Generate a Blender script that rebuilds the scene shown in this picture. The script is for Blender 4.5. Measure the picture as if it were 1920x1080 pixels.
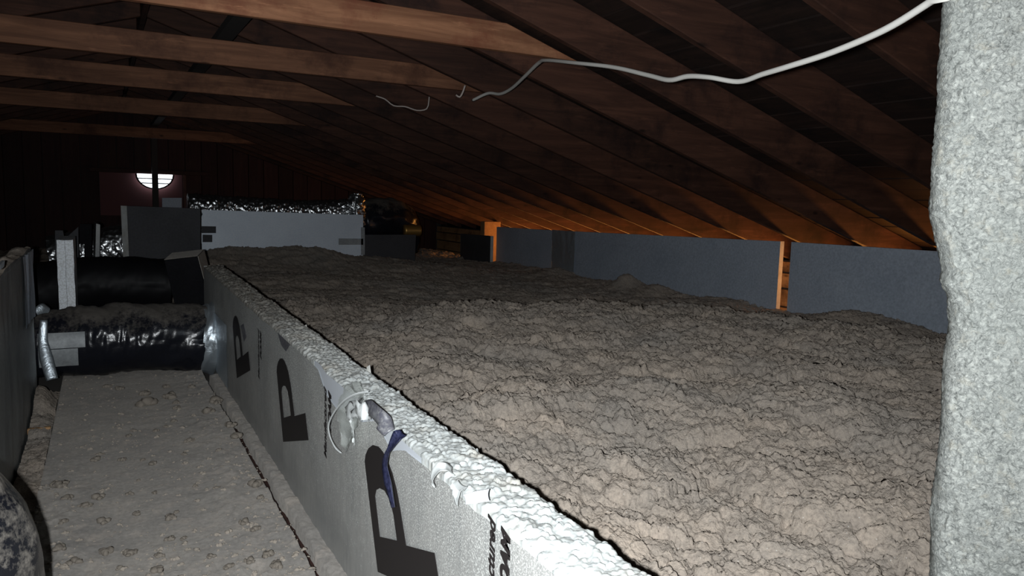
import bpy, bmesh, math, random
import numpy as np
from mathutils import Matrix, Vector

# ------------------------------------------------------------------ scene, camera, light
for o in list(bpy.data.objects): bpy.data.objects.remove(o)
scene = bpy.context.scene
COL = scene.collection
random.seed(7); RNG = np.random.default_rng(11)

FPX = 1400.0
EYE = np.array([0.0, 0.0, 1.2])                      # metres above the walkway
def _ray(px, py): return np.array([px - 960.0, 540.0 - py, -FPX])
_Y = _ray(190, 360); _Y /= np.linalg.norm(_Y)
_Z = np.cross(_ray(1190, 387), _Y); _Z /= np.linalg.norm(_Z)
_X = np.cross(_Y, _Z)
ROT = np.stack([_X, _Y, _Z])                         # world axes seen from the camera
cam_data = bpy.data.cameras.new('camera'); cam = bpy.data.objects.new('camera', cam_data); COL.objects.link(cam)
cam_data.sensor_width = 36; cam_data.lens = FPX / 1920 * 36; cam_data.clip_start = 0.02
M4 = Matrix(ROT.tolist()).to_4x4(); M4.translation = EYE.tolist(); cam.matrix_world = M4
scene.camera = cam
# survey helpers: the point of a known plane that the camera sees at a pixel
def ray(px, py): return ROT @ _ray(px, py)
def on_x(px, py, x): d = ray(px, py); return EYE + d * (x / d[0])
def on_y(px, py, y): d = ray(px, py); return EYE + d * (y / d[1])
def on_z(px, py, z): d = ray(px, py); return EYE + d * ((z - EYE[2]) / d[2])

world = bpy.data.worlds.new('world'); scene.world = world; world.use_nodes = True
world.node_tree.nodes['Background'].inputs[0].default_value = (0.35, 0.4, 0.5, 1)
world.node_tree.nodes['Background'].inputs[1].default_value = 0.0006

def lamp(name, kind, loc, energy, color, target=None, **kw):
    d = bpy.data.lights.new(name, kind); d.energy = energy; d.color = color
    for k, v in kw.items(): setattr(d, k, v)
    o = bpy.data.objects.new(name, d); COL.objects.link(o); o.location = loc
    if target is not None:
        o.rotation_euler = (Vector(target) - Vector(loc)).to_track_quat('-Z', 'Y').to_euler()
    return o
# flash lamp just left of the lens
lamp('hand_lamp', 'SPOT', (-0.066, -0.02, 1.20), 335, (0.93, 0.97, 1.0), target=(2.2, 4.3, 0.75),
     spot_size=math.radians(118), spot_blend=1.0, shadow_soft_size=0.012)
# warm light that leaks in along the open eave behind the foam boards
lamp('eave_light', 'AREA', (5.50, 5.6, 0.60), 88, (1.0, 0.38, 0.08), target=(4.5, 5.6, 0.98),
     shape='RECTANGLE', size=9.5, size_y=0.06)

vs = scene.view_settings
vs.view_transform = 'Standard'; vs.look = 'None'; vs.gamma = 1.0; vs.use_curve_mapping = False
vs.exposure = 0.0

# ------------------------------------------------------------------ noise
def _h(ix, iy, iz, s):
    v = (ix.astype(np.int64) * 374761393 + iy.astype(np.int64) * 668265263 + iz.astype(np.int64) * 2147483647 + s * 1274126177) & 0xFFFFFFFF
    v = ((v ^ (v >> 13)) * 1274126177) & 0xFFFFFFFF
    v = ((v ^ (v >> 16)) * 2246822519) & 0xFFFFFFFF
    return ((v ^ (v >> 15)) & 0xFFFFFF) / float(0xFFFFFF)
def vnoise(x, y, z=None, s=0):
    """smooth value noise in -1..1"""
    x = np.asarray(x, float); y = np.asarray(y, float)
    z = np.zeros_like(x) if z is None else np.asarray(z, float)
    ix, iy, iz = np.floor(x), np.floor(y), np.floor(z)
    fx, fy, fz = x - ix, y - iy, z - iz
    fx = fx*fx*(3-2*fx); fy = fy*fy*(3-2*fy); fz = fz*fz*(3-2*fz)
    r = 0
    for a in (0, 1):
        for b in (0, 1):
            for c in (0, 1):
                r = r + _h(ix+a, iy+b, iz+c, s) * (fx if a else 1-fx) * (fy if b else 1-fy) * (fz if c else 1-fz)
    return r*2 - 1
def fbm(x, y, z=None, s=0, n=4):
    r = 0; a = 1.0; t = 0
    for k in range(n):
        r = r + a*vnoise(x*2**k, y*2**k, None if z is None else z*2**k, s+k*17); t += a; a *= .5
    return r/t
def worley(x, y, s=0):
    """distance to the nearest cell point, and that cell's random value"""
    ix, iy = np.floor(x), np.floor(y); best = np.full(x.shape, 9.0); val = np.zeros(x.shape); z = np.zeros_like(ix)
    for a in (-1, 0, 1):
        for b in (-1, 0, 1):
            cx, cy = ix+a, iy+b
            d = (cx + _h(cx, cy, z, s) - x)**2 + (cy + _h(cx, cy, z, s+5) - y)**2
            m = d < best; best = np.where(m, d, best); val = np.where(m, _h(cx, cy, z, s+9), val)
    return np.sqrt(best), val
def smooth(a, b, x):
    t = np.clip((x - a)/(b - a), 0, 1); return t*t*(3-2*t)

# ------------------------------------------------------------------ objects
def mesh_of(name, verts, faces, mat=None, smooth_shade=False):
    me = bpy.data.meshes.new(name)
    me.from_pydata([tuple(map(float, v)) for v in verts], [], faces)
    bm = bmesh.new(); bm.from_mesh(me); bmesh.ops.recalc_face_normals(bm, faces=bm.faces); bm.to_mesh(me); bm.free()
    if smooth_shade: me.polygons.foreach_set('use_smooth', [True]*len(me.polygons))
    if mat: me.materials.append(mat)
    return me
def grid_mesh(name, P, mat, closed_u=False, smooth_shade=True, flip=False):
    """P: rows x cols x 3"""
    R, C = P.shape[:2]
    idx = np.arange(R*C).reshape(R, C)
    nxt = np.roll(idx, -1, axis=1) if closed_u else idx[:, 1:]
    cur = idx if closed_u else idx[:, :-1]
    f = np.stack([cur[:-1], nxt[:-1], nxt[1:], cur[1:]], -1).reshape(-1, 4)
    if flip: f = f[:, ::-1]
    me = bpy.data.meshes.new(name)
    me.vertices.add(R*C); me.vertices.foreach_set('co', P.reshape(-1).astype(np.float32))
    n = len(f); me.loops.add(n*4); me.loops.foreach_set('vertex_index', f.reshape(-1).astype(np.int32))
    me.polygons.add(n); me.polygons.foreach_set('loop_start', np.arange(0, n*4, 4, dtype=np.int32))
    me.polygons.foreach_set('loop_total', np.full(n, 4, dtype=np.int32))
    me.polygons.foreach_set('use_smooth', np.full(n, smooth_shade))
    me.update(calc_edges=True); me.validate()
    if mat: me.materials.append(mat)
    return me
def put(name, me, parent=None, label=None, cat=None, group=None, kind=None, loc=None):
    o = bpy.data.objects.new(name, me); COL.objects.link(o)
    if loc is not None: o.location = loc
    if parent is not None:
        o.parent = parent
        if loc is None and parent.type == 'EMPTY': o.location = -parent.location
    if label: o['label'] = label
    if cat: o['category'] = cat
    if group: o['group'] = group
    if kind: o['kind'] = kind
    return o
def root(name, loc, label, cat, group=None):
    return put(name, None, None, label, cat, group, None, loc)
def box(x0, x1, y0, y1, z0, z1):
    v = [(x, y, z) for x in (x0, x1) for y in (y0, y1) for z in (z0, z1)]
    return v, [(0,1,3,2),(4,6,7,5),(0,4,5,1),(2,3,7,6),(0,2,6,4),(1,5,7,3)]
def prism(front, vec):
    n = len(front); v = [np.array(p, float) for p in front]; v += [p + np.array(vec, float) for p in v]
    f = [tuple(range(n)), tuple(range(2*n-1, n-1, -1))] + [(i, (i+1) % n, n+(i+1) % n, n+i) for i in range(n)]
    return v, f
def bevelled(name, vf, mat, w=0.004, seg=1):
    me = mesh_of(name, *vf)
    bm = bmesh.new(); bm.from_mesh(me)
    bmesh.ops.bevel(bm, geom=list(bm.edges), offset=w, segments=seg, affect='EDGES', clamp_overlap=True)
    bm.to_mesh(me); bm.free(); me.materials.append(mat); return me
def rough_slab(name, x0, x1, y0, y1, z0, z1, mat, step=0.02, amp=0.004, seed=0, freq=18):
    """a slab with uneven faces"""
    me = bpy.data.meshes.new(name); bm = bmesh.new()
    v, f = box(x0, x1, y0, y1, z0, z1)
    vv = [bm.verts.new(p) for p in v]
    for q in f: bm.faces.new([vv[i] for i in q])
    for ax, L in ((0, x1-x0), (1, y1-y0), (2, z1-z0)):
        n = min(int(L/step), 90)
        if n > 1:
            es = [e for e in bm.edges if abs((e.verts[0].co-e.verts[1].co)[ax]) > 1e-6 and abs((e.verts[0].co-e.verts[1].co).length-abs((e.verts[0].co-e.verts[1].co)[ax])) < 1e-6]
            bmesh.ops.subdivide_edges(bm, edges=es, cuts=n-1, use_grid_fill=True)
    bmesh.ops.recalc_face_normals(bm, faces=bm.faces)
    co = np.array([p.co for p in bm.verts])
    d = np.stack([fbm(co[:, 0]*freq, co[:, 1]*freq, co[:, 2]*freq, seed+k, 3) for k in range(3)], 1)*amp
    for p, q in zip(bm.verts, co + d): p.co = q
    bm.to_mesh(me); bm.free(); me.materials.append(mat); return me
def tube(name, path, radius, mat, nu=48, ds=0.02, disp=None, cap=True, closed_ring=True):
    """sweep a ring along a smoothed path; radius: list per path point; disp(s, theta) -> metres"""
    path = np.array(path, float); radius = np.broadcast_to(np.array(radius, float), (len(path),))
    # Catmull-Rom
    P = np.vstack([2*path[0]-path[1], path, 2*path[-1]-path[-2]]); Rr = np.concatenate([[radius[0]], radius, [radius[-1]]])
    pts = []; rr = []
    for i in range(1, len(P)-2):
        n = max(2, int(np.linalg.norm(P[i+1]-P[i])/ds))
        for t in np.linspace(0, 1, n, endpoint=False):
            a, b, c, d = P[i-1], P[i], P[i+1], P[i+2]
            pts.append(.5*((2*b)+(-a+c)*t+(2*a-5*b+4*c-d)*t*t+(-a+3*b-3*c+d)*t**3)); rr.append(Rr[i]*(1-t)+Rr[i+1]*t)
    pts.append(P[-2]); rr.append(Rr[-2]); pts = np.array(pts); rr = np.array(rr)
    T = np.gradient(pts, axis=0); T /= np.linalg.norm(T, axis=1)[:, None]
    up = np.array([0, 0, 1.0]) if abs(T[0, 2]) < .9 else np.array([1.0, 0, 0])
    N = np.cross(T[0], up); N /= np.linalg.norm(N)
    s = np.concatenate([[0], np.cumsum(np.linalg.norm(np.diff(pts, axis=0), axis=1))])
    th = np.linspace(0, 2*np.pi, nu, endpoint=False); G = np.zeros((len(pts), nu, 3))
    for i in range(len(pts)):
        N = N - T[i]*np.dot(N, T[i]); N /= np.linalg.norm(N); B = np.cross(T[i], N)
        r = rr[i] + (disp(s[i], th) if disp else 0)
        G[i] = pts[i] + (np.cos(th)*r)[:, None]*N + (np.sin(th)*r)[:, None]*B
    if cap: G = np.concatenate([np.broadcast_to(pts[0], (1, nu, 3)), G, np.broadcast_to(pts[-1], (1, nu, 3))])
    return grid_mesh(name, G, mat, closed_u=True)

# ------------------------------------------------------------------ materials
class N:
    """small node builder"""
    def __init__(s, name):
        s.m = bpy.data.materials.new(name); s.m.use_nodes = True; s.t = s.m.node_tree
        s.b = s.t.nodes['Principled BSDF']; s.tc = s.t.nodes.new('ShaderNodeTexCoord')
    def n(s, kind, **kw):
        k = s.t.nodes.new('ShaderNode'+kind)
        for a, v in kw.items():
            if hasattr(k, a) and a not in k.inputs: setattr(k, a, v)
            else: k.inputs[a].default_value = v
        return k
    def l(s, a, b): s.t.links.new(a, b)
    def co(s, scale=(1, 1, 1), src='Object'):
        mp = s.n('Mapping'); mp.inputs['Scale'].default_value = scale; s.l(s.tc.outputs[src], mp.inputs['Vector']); return mp.outputs[0]
    def noise(s, scale, detail=4, rough=.55, vec=None, dist=0):
        k = s.n('TexNoise', Scale=scale, Detail=detail, Roughness=rough, Distortion=dist)
        s.l(vec if vec is not None else s.tc.outputs['Object'], k.inputs['Vector']); return k.outputs['Fac']
    def voro(s, scale, feature='F1', vec=None):
        k = s.n('TexVoronoi', Scale=scale); k.feature = feature
        s.l(vec if vec is not None else s.tc.outputs['Object'], k.inputs['Vector']); return k.outputs['Distance']
    def ramp(s, fac, stops):
        k = s.n('ValToRGB'); e = k.color_ramp.elements
        while len(e) < len(stops): e.new(.5)
        for q, (p, c) in zip(e, stops): q.position = p; q.color = (*c, 1) if len(c) == 3 else c
        s.l(fac, k.inputs[0]); return k.outputs[0]
    def mix(s, fac, a, b, blend='MIX'):
        k = s.n('Mix', data_type='RGBA'); k.blend_type = blend
        for v, i in ((fac, 0), (a, 6), (b, 7)):
            if hasattr(v, 'links'): s.l(v, k.inputs[i])
            else: k.inputs[i].default_value = v if i == 0 else (*v, 1)
        return k.outputs[2]
    def math(s, op, a, b=0.0):
        k = s.n('Math'); k.operation = op
        for v, i in ((a, 0), (b, 1)):
            if hasattr(v, 'links'): s.l(v, k.inputs[i])
            else: k.inputs[i].default_value = v
        return k.outputs[0]
    def up(s):
        g = s.n('NewGeometry'); x = s.n('SeparateXYZ'); s.l(g.outputs['Normal'], x.inputs[0]); return x.outputs[2]
    def done(s, color=None, rough=.6, metal=0.0, spec=.5, bump=None, bstr=.3, bdist=.01, **kw):
        if hasattr(color, 'links'): s.l(color, s.b.inputs['Base Color'])
        elif color: s.b.inputs['Base Color'].default_value = (*color, 1)
        for v, i in ((rough, 'Roughness'), (metal, 'Metallic')):
            if hasattr(v, 'links'): s.l(v, s.b.inputs[i])
            else: s.b.inputs[i].default_value = v
        s.b.inputs['Specular IOR Level'].default_value = spec
        if bump is not None:
            k = s.n('Bump', Strength=bstr, Distance=bdist); s.l(bump, k.inputs['Height']); s.l(k.outputs[0], s.b.inputs['Normal'])
        for a, v in kw.items(): s.b.inputs[a].default_value = v
        return s.m

def wood(name, axis, dark, light, scale=1.0, stain=(.04, .02, .015), pale=.0):
    m = N(name); sc = [9, 9, 9]; sc[axis] = .7
    oi = m.n('ObjectInfo'); off = m.n('VectorMath'); off.operation = 'ADD'
    k = m.math('MULTIPLY', oi.outputs['Random'], 37.0)
    cmb = m.n('CombineXYZ')
    for i in range(3): m.l(k, cmb.inputs[i])
    m.l(m.tc.outputs['Object'], off.inputs[0]); m.l(cmb.outputs[0], off.inputs[1]); P = off.outputs[0]
    def mapped(q):
        mp = m.n('Mapping'); mp.inputs['Scale'].default_value = q; m.l(P, mp.inputs['Vector']); return mp.outputs[0]
    g = m.noise(2.2, 8, .66, mapped([q*scale for q in sc]), .6)
    c = m.ramp(g, [(.25, dark), (.5, tuple((a+b)*.45 for a, b in zip(dark, light))), (.75, light)])
    blot = m.noise(2.6, 6, .68, P); c = m.mix(m.ramp(blot, [(.50, (0, 0, 0)), (.66, (.85, .85, .85))]), c, stain)
    if pale:
        sc2 = [14, 14, 14]; sc2[axis] = 2.0
        pn = m.noise(1.6, 5, .7, mapped(sc2)); c = m.mix(m.ramp(pn, [(.60, (0, 0, 0)), (.72, (pale, pale, pale))]), c, tuple(min(1, q*1.6) for q in light))
    kn = m.voro(1.9, 'F1', mapped([3.1 if a != axis else 1.3 for a in range(3)]))
    c = m.mix(m.ramp(kn, [(.03, (.9, .9, .9)), (.09, (0, 0, 0))]), c, tuple(q*.4 for q in dark))
    br = m.math('ADD', m.math('MULTIPLY', oi.outputs['Random'], .5), .75)
    hs = m.n('HueSaturation'); m.l(c, hs.inputs['Color']); m.l(br, hs.inputs['Value'])
    return m.done(hs.outputs[0], .72, spec=.25, bump=g, bstr=.25, bdist=.004)
M_RAFTER = wood('rafter_wood', 0, (.022, .009, .006), (.085, .036, .022), stain=(.013, .006, .005), pale=.35)
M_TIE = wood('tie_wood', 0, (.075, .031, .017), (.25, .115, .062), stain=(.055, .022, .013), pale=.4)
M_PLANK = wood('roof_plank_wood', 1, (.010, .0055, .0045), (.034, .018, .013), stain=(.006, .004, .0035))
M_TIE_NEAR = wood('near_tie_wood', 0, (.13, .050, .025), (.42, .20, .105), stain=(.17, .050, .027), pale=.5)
M_EAVE = wood('eave_wood', 1, (.30, .17, .08), (.50, .30, .15))
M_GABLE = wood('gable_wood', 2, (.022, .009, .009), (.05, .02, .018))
M_RED_GLOW = N('red_brown_wall_glow').done((.11, .040, .042), .8)  # reddish wall tone, lightened to carry the glow round the vent
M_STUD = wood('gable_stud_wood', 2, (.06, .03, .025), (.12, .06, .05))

def mat_ins():
    m = N('loose_insulation')
    a = m.noise(7, 6, .65); b = m.noise(90, 4, .7); c0 = m.noise(1.6, 3)
    c = m.ramp(a, [(.25, (.235, .205, .176)), (.5, (.32, .274, .23)), (.75, (.41, .342, .28))])
    c = m.mix(.55, c, m.ramp(b, [(.25, (.12, .115, .11)), (.5, (.5, .5, .5)), (.8, (.86, .84, .8))]), 'OVERLAY')
    c = m.mix(m.ramp(c0, [(.45, (0, 0, 0)), (.7, (.5, .5, .5))]), c, (.25, .235, .215))
    sp = m.voro(55); c = m.mix(m.ramp(sp, [(.05, (1, 1, 1)), (.10, (0, 0, 0))]), c, (.5, .48, .44))
    return m.done(c, .95, spec=.1, **{'Diffuse Roughness': .35}, bump=m.math('ADD', m.math('MULTIPLY', b, .8), m.math('SUBTRACT', m.math('MULTIPLY', m.noise(240, 2), .5), m.math('MULTIPLY', m.voro(130), .5))), bstr=.8, bdist=.006)
M_INS = mat_ins()

def mat_eps(name, base, dirt, cov, dusty_from=None):
    m = N(name)
    n = m.noise(9, 5, .65); v = m.voro(95)
    c = m.mix(m.ramp(n, [(1-cov-.1, (0, 0, 0)), (1-cov+.18, (.85, .85, .85))]), base, dirt)
    if dusty_from is not None:                      # a film of tan dust lies on the far stretch
        g = m.n('SeparateXYZ'); m.l(m.tc.outputs['Object'], g.inputs[0])
        far = m.n('MapRange'); m.l(g.outputs[1], far.inputs[0]); far.inputs[1].default_value = dusty_from; far.inputs[2].default_value = dusty_from+1.6
        c = m.mix(m.math('MULTIPLY', far.outputs[0], m.ramp(m.noise(20, 4, .7), [(.3, (.55, .55, .55)), (.6, (.95, .95, .95))])), c, (.34, .30, .25))
    c = m.mix(m.ramp(v, [(.35, (0, 0, 0)), (.75, (.45, .45, .45))]), c, (.42, .42, .38))
    return m.done(c, .6, spec=.4, bump=v, bstr=-.35, bdist=.004)
M_EPS = mat_eps('white_bead_foam', (.58, .61, .60), (.38, .33, .26), .40, 2.3)
M_EPS_SMOOTH = N('skinned_white_foam').done((.74, .78, .83), .5)
M_EPS_CLEAN = mat_eps('clean_bead_foam', (.90, .95, 1.0), (.70, .72, .72), .2)
M_EPS_DUST = mat_eps('dusty_bead_foam', (.46, .48, .48), (.27, .25, .22), .5)

def mat_facer():
    m = N('grey_film_facer')
    g = m.n('SeparateXYZ'); m.l(m.tc.outputs['Object'], g.inputs[0])
    big = m.noise(3.2, 4); fine = m.noise(230, 3, .7); mid = m.noise(28, 5, .7)
    base = m.ramp(big, [(.3, (.39, .395, .385)), (.7, (.52, .515, .49))])
    streak = m.noise(6, 4, .6, m.co((1, 12, .8)))
    base = m.mix(m.ramp(streak, [(.5, (0, 0, 0)), (.72, (.5, .5, .5))]), base, (.26, .275, .28))
    # grains of foam sticking to the film, thicker near the cut edge
    thick = m.math('ADD', m.math('MULTIPLY', g.outputs[2], .42), m.math('MULTIPLY', mid, .5))
    grains = m.math('MULTIPLY', m.ramp(fine, [(.53, (0, 0, 0)), (.58, (1, 1, 1))]), m.ramp(thick, [(.30, (0, 0, 0)), (.48, (1, 1, 1))]))
    c = m.mix(grains, base, (.95, .97, .92))
    scr = m.noise(5, 6, .75, m.co((1, 26, 3.5))); c = m.mix(m.math('MULTIPLY', m.ramp(scr, [(.56, (0, 0, 0)), (.64, (.75, .75, .75))]), m.ramp(thick, [(.40, (0, 0, 0)), (.60, (1, 1, 1))])), c, (.09, .095, .10))
    return m.done(c, .42, metal=.15, spec=.5, bump=m.math('ADD', mid, m.math('MULTIPLY', fine, .5)), bstr=.25, bdist=.003)
M_FACER = mat_facer()
def mat_foilface(name, a, b, rough=.45, metal=.3):
    m = N(name); n = m.noise(2.5, 5, .6); f = m.noise(60, 3)
    c = m.mix(.25, m.ramp(n, [(.3, a), (.7, b)]), m.ramp(f, [(.3, (.2, .2, .2)), (.7, (.8, .8, .8))]), 'OVERLAY')
    return m.done(c, rough, metal=metal, bump=m.noise(5, 4), bstr=.12, bdist=.01)
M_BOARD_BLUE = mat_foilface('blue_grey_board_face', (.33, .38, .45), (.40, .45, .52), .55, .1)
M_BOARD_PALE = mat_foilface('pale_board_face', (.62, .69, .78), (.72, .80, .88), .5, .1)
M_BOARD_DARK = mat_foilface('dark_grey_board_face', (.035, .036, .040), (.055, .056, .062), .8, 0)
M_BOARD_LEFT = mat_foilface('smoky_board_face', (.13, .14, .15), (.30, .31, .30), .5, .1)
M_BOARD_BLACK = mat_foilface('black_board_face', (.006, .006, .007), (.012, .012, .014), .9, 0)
M_BOARD_BLACK.node_tree.nodes['Principled BSDF'].inputs['Specular IOR Level'].default_value = .1
M_TAPE = mat_foilface('grey_tape', (.25, .27, .28), (.33, .35, .36), .5, .1)
M_INK = N('black_print').done((.022, .018, .018), .55, spec=.3)

def mat_black_duct(dust, dcol=(.115, .103, .09), nw=.55, upw=.45):
    m = N('black_duct_plastic_%d' % int(dust*10))
    n = m.noise(8, 6, .68); f = m.noise(60, 4, .7)
    up = m.up()
    cov = m.math('ADD', m.math('MULTIPLY', up, upw), m.math('ADD', m.math('MULTIPLY', n, nw), m.math('MULTIPLY', f, .35)))
    k = m.ramp(cov, [(.80-dust*.35, (0, 0, 0)), (1.0-dust*.35, (1, 1, 1))])
    c = m.mix(k, (.012, .013, .018), dcol)
    return m.done(c, m.ramp(k, [(0, (.22, .22, .22)), (1, (.9, .9, .9))]), spec=.5, bump=n, bstr=.35, bdist=.012)
M_DUCT = mat_black_duct(.42)
M_DUCT2 = mat_black_duct(.42, (.33, .30, .26), .9, .3)
M_DUCT_CLEAN = N('clean_black_plastic').done((.006, .006, .007), .55, spec=.2)
M_FOIL = N('silver_foil'); _v = M_FOIL.voro(26); M_FOIL = M_FOIL.done((.85, .88, .9), .33, metal=1.0, bump=_v, bstr=.6, bdist=.01)
M_FOIL_SOFT = N('foil_tape'); _v = M_FOIL_SOFT.noise(18, 4, .6, dist=1.0); M_FOIL_SOFT = M_FOIL_SOFT.done((.70, .78, .84), .42, metal=.85, bump=_v, bstr=.5, bdist=.012)
M_CABLE = N('white_cable').done((.46, .45, .42), .55)
M_WIRE = N('grey_wire').done((.35, .30, .27), .6)
M_FILM = N('clear_film').done((.50, .53, .50), .3, Alpha=.30)
M_FILM_WHITE = N('milky_film').done((.80, .83, .82), .4, Alpha=.62)
M_FILM_BLUE = N('dark_blue_film'); _v = M_FILM_BLUE.noise(80, 4, .7)
M_FILM_BLUE = M_FILM_BLUE.done(M_FILM_BLUE.ramp(_v, [(.4, (.014, .016, .042)), (.72, (.05, .055, .12))]), .4)
M_FILM_SMOKE = N('smoke_film'); _v = M_FILM_SMOKE.noise(90, 4, .7)
M_FILM_SMOKE = M_FILM_SMOKE.done(M_FILM_SMOKE.ramp(_v, [(.45, (.10, .10, .12)), (.75, (.28, .28, .28))]), .45)

def mat_walk():
    m = N('dusty_walkway')
    a = m.noise(3, 5, .6); b = m.noise(60, 4, .7); p = m.noise(11, 6, .7)
    c = m.ramp(a, [(.3, (.225, .212, .196)), (.7, (.30, .278, .25))])
    c = m.mix(m.ramp(p, [(.5, (0, 0, 0)), (.72, (.7, .7, .7))]), c, (.37, .325, .28))
    c = m.mix(.35, c, m.ramp(b, [(.3, (.2, .2, .2)), (.75, (.8, .8, .8))]), 'OVERLAY')
    return m.done(c, .92, spec=.15, **{'Diffuse Roughness': .6}, bump=m.math('ADD', b, p), bstr=.35, bdist=.006)
M_WALK = mat_walk()
def mat_post():
    m = N('pale_fibrous_coating')
    a = m.noise(5, 5, .65); b = m.noise(130, 5, .75, dist=1.2); w = m.noise(40, 4, .7)
    c = m.ramp(b, [(.34, (.10, .105, .10)), (.48, (.245, .255, .24)), (.64, (.40, .41, .38))])
    c = m.mix(m.ramp(a, [(.45, (0, 0, 0)), (.68, (.45, .45, .45))]), c, (.20, .215, .20))
    c = m.mix(m.ramp(w, [(.55, (0, 0, 0)), (.74, (.6, .6, .6))]), c, (.38, .36, .30))
    return m.done(c, .92, spec=.1, bump=m.math('ADD', b, w), bstr=.8, bdist=.006)
M_POST = mat_post()
M_BASE = N('attic_floor_board').done((.12, .11, .10), .9)
M_GLOW = N('daylight_pane').done((.8, .85, .9), .5); _b = M_GLOW.node_tree.nodes['Principled BSDF']
_b.inputs['Emission Color'].default_value = (.85, .93, 1, 1); _b.inputs['Emission Strength'].default_value = 3.0
M_BRASS = N('tarnished_brass_metal').done((.55, .33, .10), .4, metal=.8)
M_DARKWOOD = N('dark_stud_wood').done((.03, .026, .025), .8)  # one even dark wood for purlin, vent stud and wall backings

# ------------------------------------------------------------------ setting
RIDGE_X, PITCH = 0.30, 0.32
def under(x): return 0.985 + PITCH*(4.85 - x) if x >= RIDGE_X else 0.985 + PITCH*(4.85 - 2*RIDGE_X + x)
Y0, Y1 = -1.2, 13.1
RD = 0.20                                              # rafter depth
XR, XL = 5.62, -4.12
floor = put('floor', mesh_of('floor', *box(XL, XR, Y0, Y1, -.16, -.06), M_BASE), kind='structure')

# roof: backing deck, with planks and rafters as its pieces
def slope_slab(xa, xb, off, th):
    za, zb = under(xa)+off, under(xb)+off
    return prism([(xa, Y0, za), (xb, Y0, zb), (xb, Y0, zb+th), (xa, Y0, za+th)], (0, Y1-Y0, 0))
va, fa = slope_slab(RIDGE_X, XR, RD+.03, .03); vb, fb = slope_slab(XL, RIDGE_X, RD+.03, .03)
ceiling = put('ceiling', mesh_of('ceiling', va+vb, fa+[tuple(i+8 for i in q) for q in fb], M_PLANK), kind='structure')
def tilt_piece(name, xa, xb, ya, yb, off, th, mat, bev=.003):
    za, zb = under(xa)+off, under(xb)+off
    if abs(xa-RIDGE_X) < 1e-6: za = under(RIDGE_X+1e-6)+off
    return bevelled(name, prism([(xa, ya, za), (xb, ya, zb), (xb, ya, zb+th), (xa, ya, za+th)], (0, yb-ya, 0)), mat, bev)
pw = .19
for side in (1, -1):
    x = RIDGE_X + .07 if side > 0 else RIDGE_X - .07
    while (x < XR - .02) if side > 0 else (x > XL + .02):
        xe = x + side*(pw - .008*random.random() - .003)
        dz = random.uniform(0, .006)
        put('plank', tilt_piece('plank', min(x, xe), max(x, xe), Y0, Y1, RD+.001+dz, .026, M_PLANK), ceiling)
        x += side*pw
RY = [3.581 + .6127*k for k in range(-7, 16)]
def rafter_mesh(side):
    xa, xb = (RIDGE_X+.02, XR) if side > 0 else (XL, RIDGE_X-.02)
    return tilt_piece('rafter', xa, xb, 0, .042, 0, RD, M_RAFTER, .004)
rm = {1: rafter_mesh(1), -1: rafter_mesh(-1)}
for y in RY:
    for side in (1, -1):
        o = put('rafter', rm[side], ceiling, loc=(0, y, 0))
put('ridge_board', bevelled('ridge_board', box(RIDGE_X-.019, RIDGE_X+.019, Y0, Y1, under(RIDGE_X)-.01, under(RIDGE_X)+RD+.05), M_RAFTER, .003), ceiling)
put('purlin', bevelled('purlin', box(.70, .80, Y0, Y1, under(.80)-.055, under(.80)-.002), M_DARKWOOD, .003), ceiling)

# gable wall of upright boards, with the vent opening
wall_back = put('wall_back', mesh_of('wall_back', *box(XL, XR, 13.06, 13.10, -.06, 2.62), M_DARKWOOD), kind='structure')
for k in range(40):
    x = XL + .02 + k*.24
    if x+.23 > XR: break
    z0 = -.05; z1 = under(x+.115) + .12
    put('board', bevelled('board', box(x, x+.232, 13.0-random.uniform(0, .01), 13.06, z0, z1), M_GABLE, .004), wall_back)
put('panel', mesh_of('panel', *box(-.02, 1.13, 12.984, 12.992, .85, 1.50), M_RED_GLOW), wall_back)  # added sheet: paints the vent's glow onto the reddish gable boards
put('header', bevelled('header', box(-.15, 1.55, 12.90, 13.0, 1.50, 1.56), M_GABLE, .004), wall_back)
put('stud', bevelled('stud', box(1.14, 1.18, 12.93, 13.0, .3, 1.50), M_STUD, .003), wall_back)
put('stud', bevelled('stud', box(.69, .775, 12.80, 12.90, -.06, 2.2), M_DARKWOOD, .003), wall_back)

# louvred half-round vent under the header
vent = put('window_1', None, kind='structure', loc=(.735, 12.905, 1.495))
a = np.linspace(np.pi, 2*np.pi, 13)
pan = [(.25*np.cos(t), 0, .215*np.sin(t)) for t in a]
put('pane', mesh_of('pane', *prism(pan, (0, .008, 0)), M_GLOW), vent, loc=(0, -.012, 0))
fr = [(.25*np.cos(t), .215*np.sin(t)) for t in a]
fv = []; ff = []
for i, (u, w) in enumerate(fr):
    for s_, yy in ((1.0, -.03), (1.0, 0.0), (1.10, -.03), (1.10, 0.0)): fv.append((u*s_, yy, w*s_))
for i in range(len(fr)-1):
    p, q = 4*i, 4*i+4
    ff += [(p, q, q+2, p+2), (p+1, p+3, q+3, q+1), (p+2, q+2, q+3, p+3), (p, p+1, q+1, q)]
put('frame', mesh_of('frame', fv, ff, M_GABLE), vent, loc=(0, -.002, 0))
for z in (-.07, -.14):
    w = .25*math.sqrt(max(0, 1-(z/.215)**2))
    put('slat', mesh_of('slat', *prism([(-w, -.030, z-.008), (-w, -.006, z+.006), (-w, -.006, z+.011), (-w, -.030, z-.003)], (2*w, 0, 0)), M_GABLE), vent, loc=(0, -.003, 0))

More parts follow.
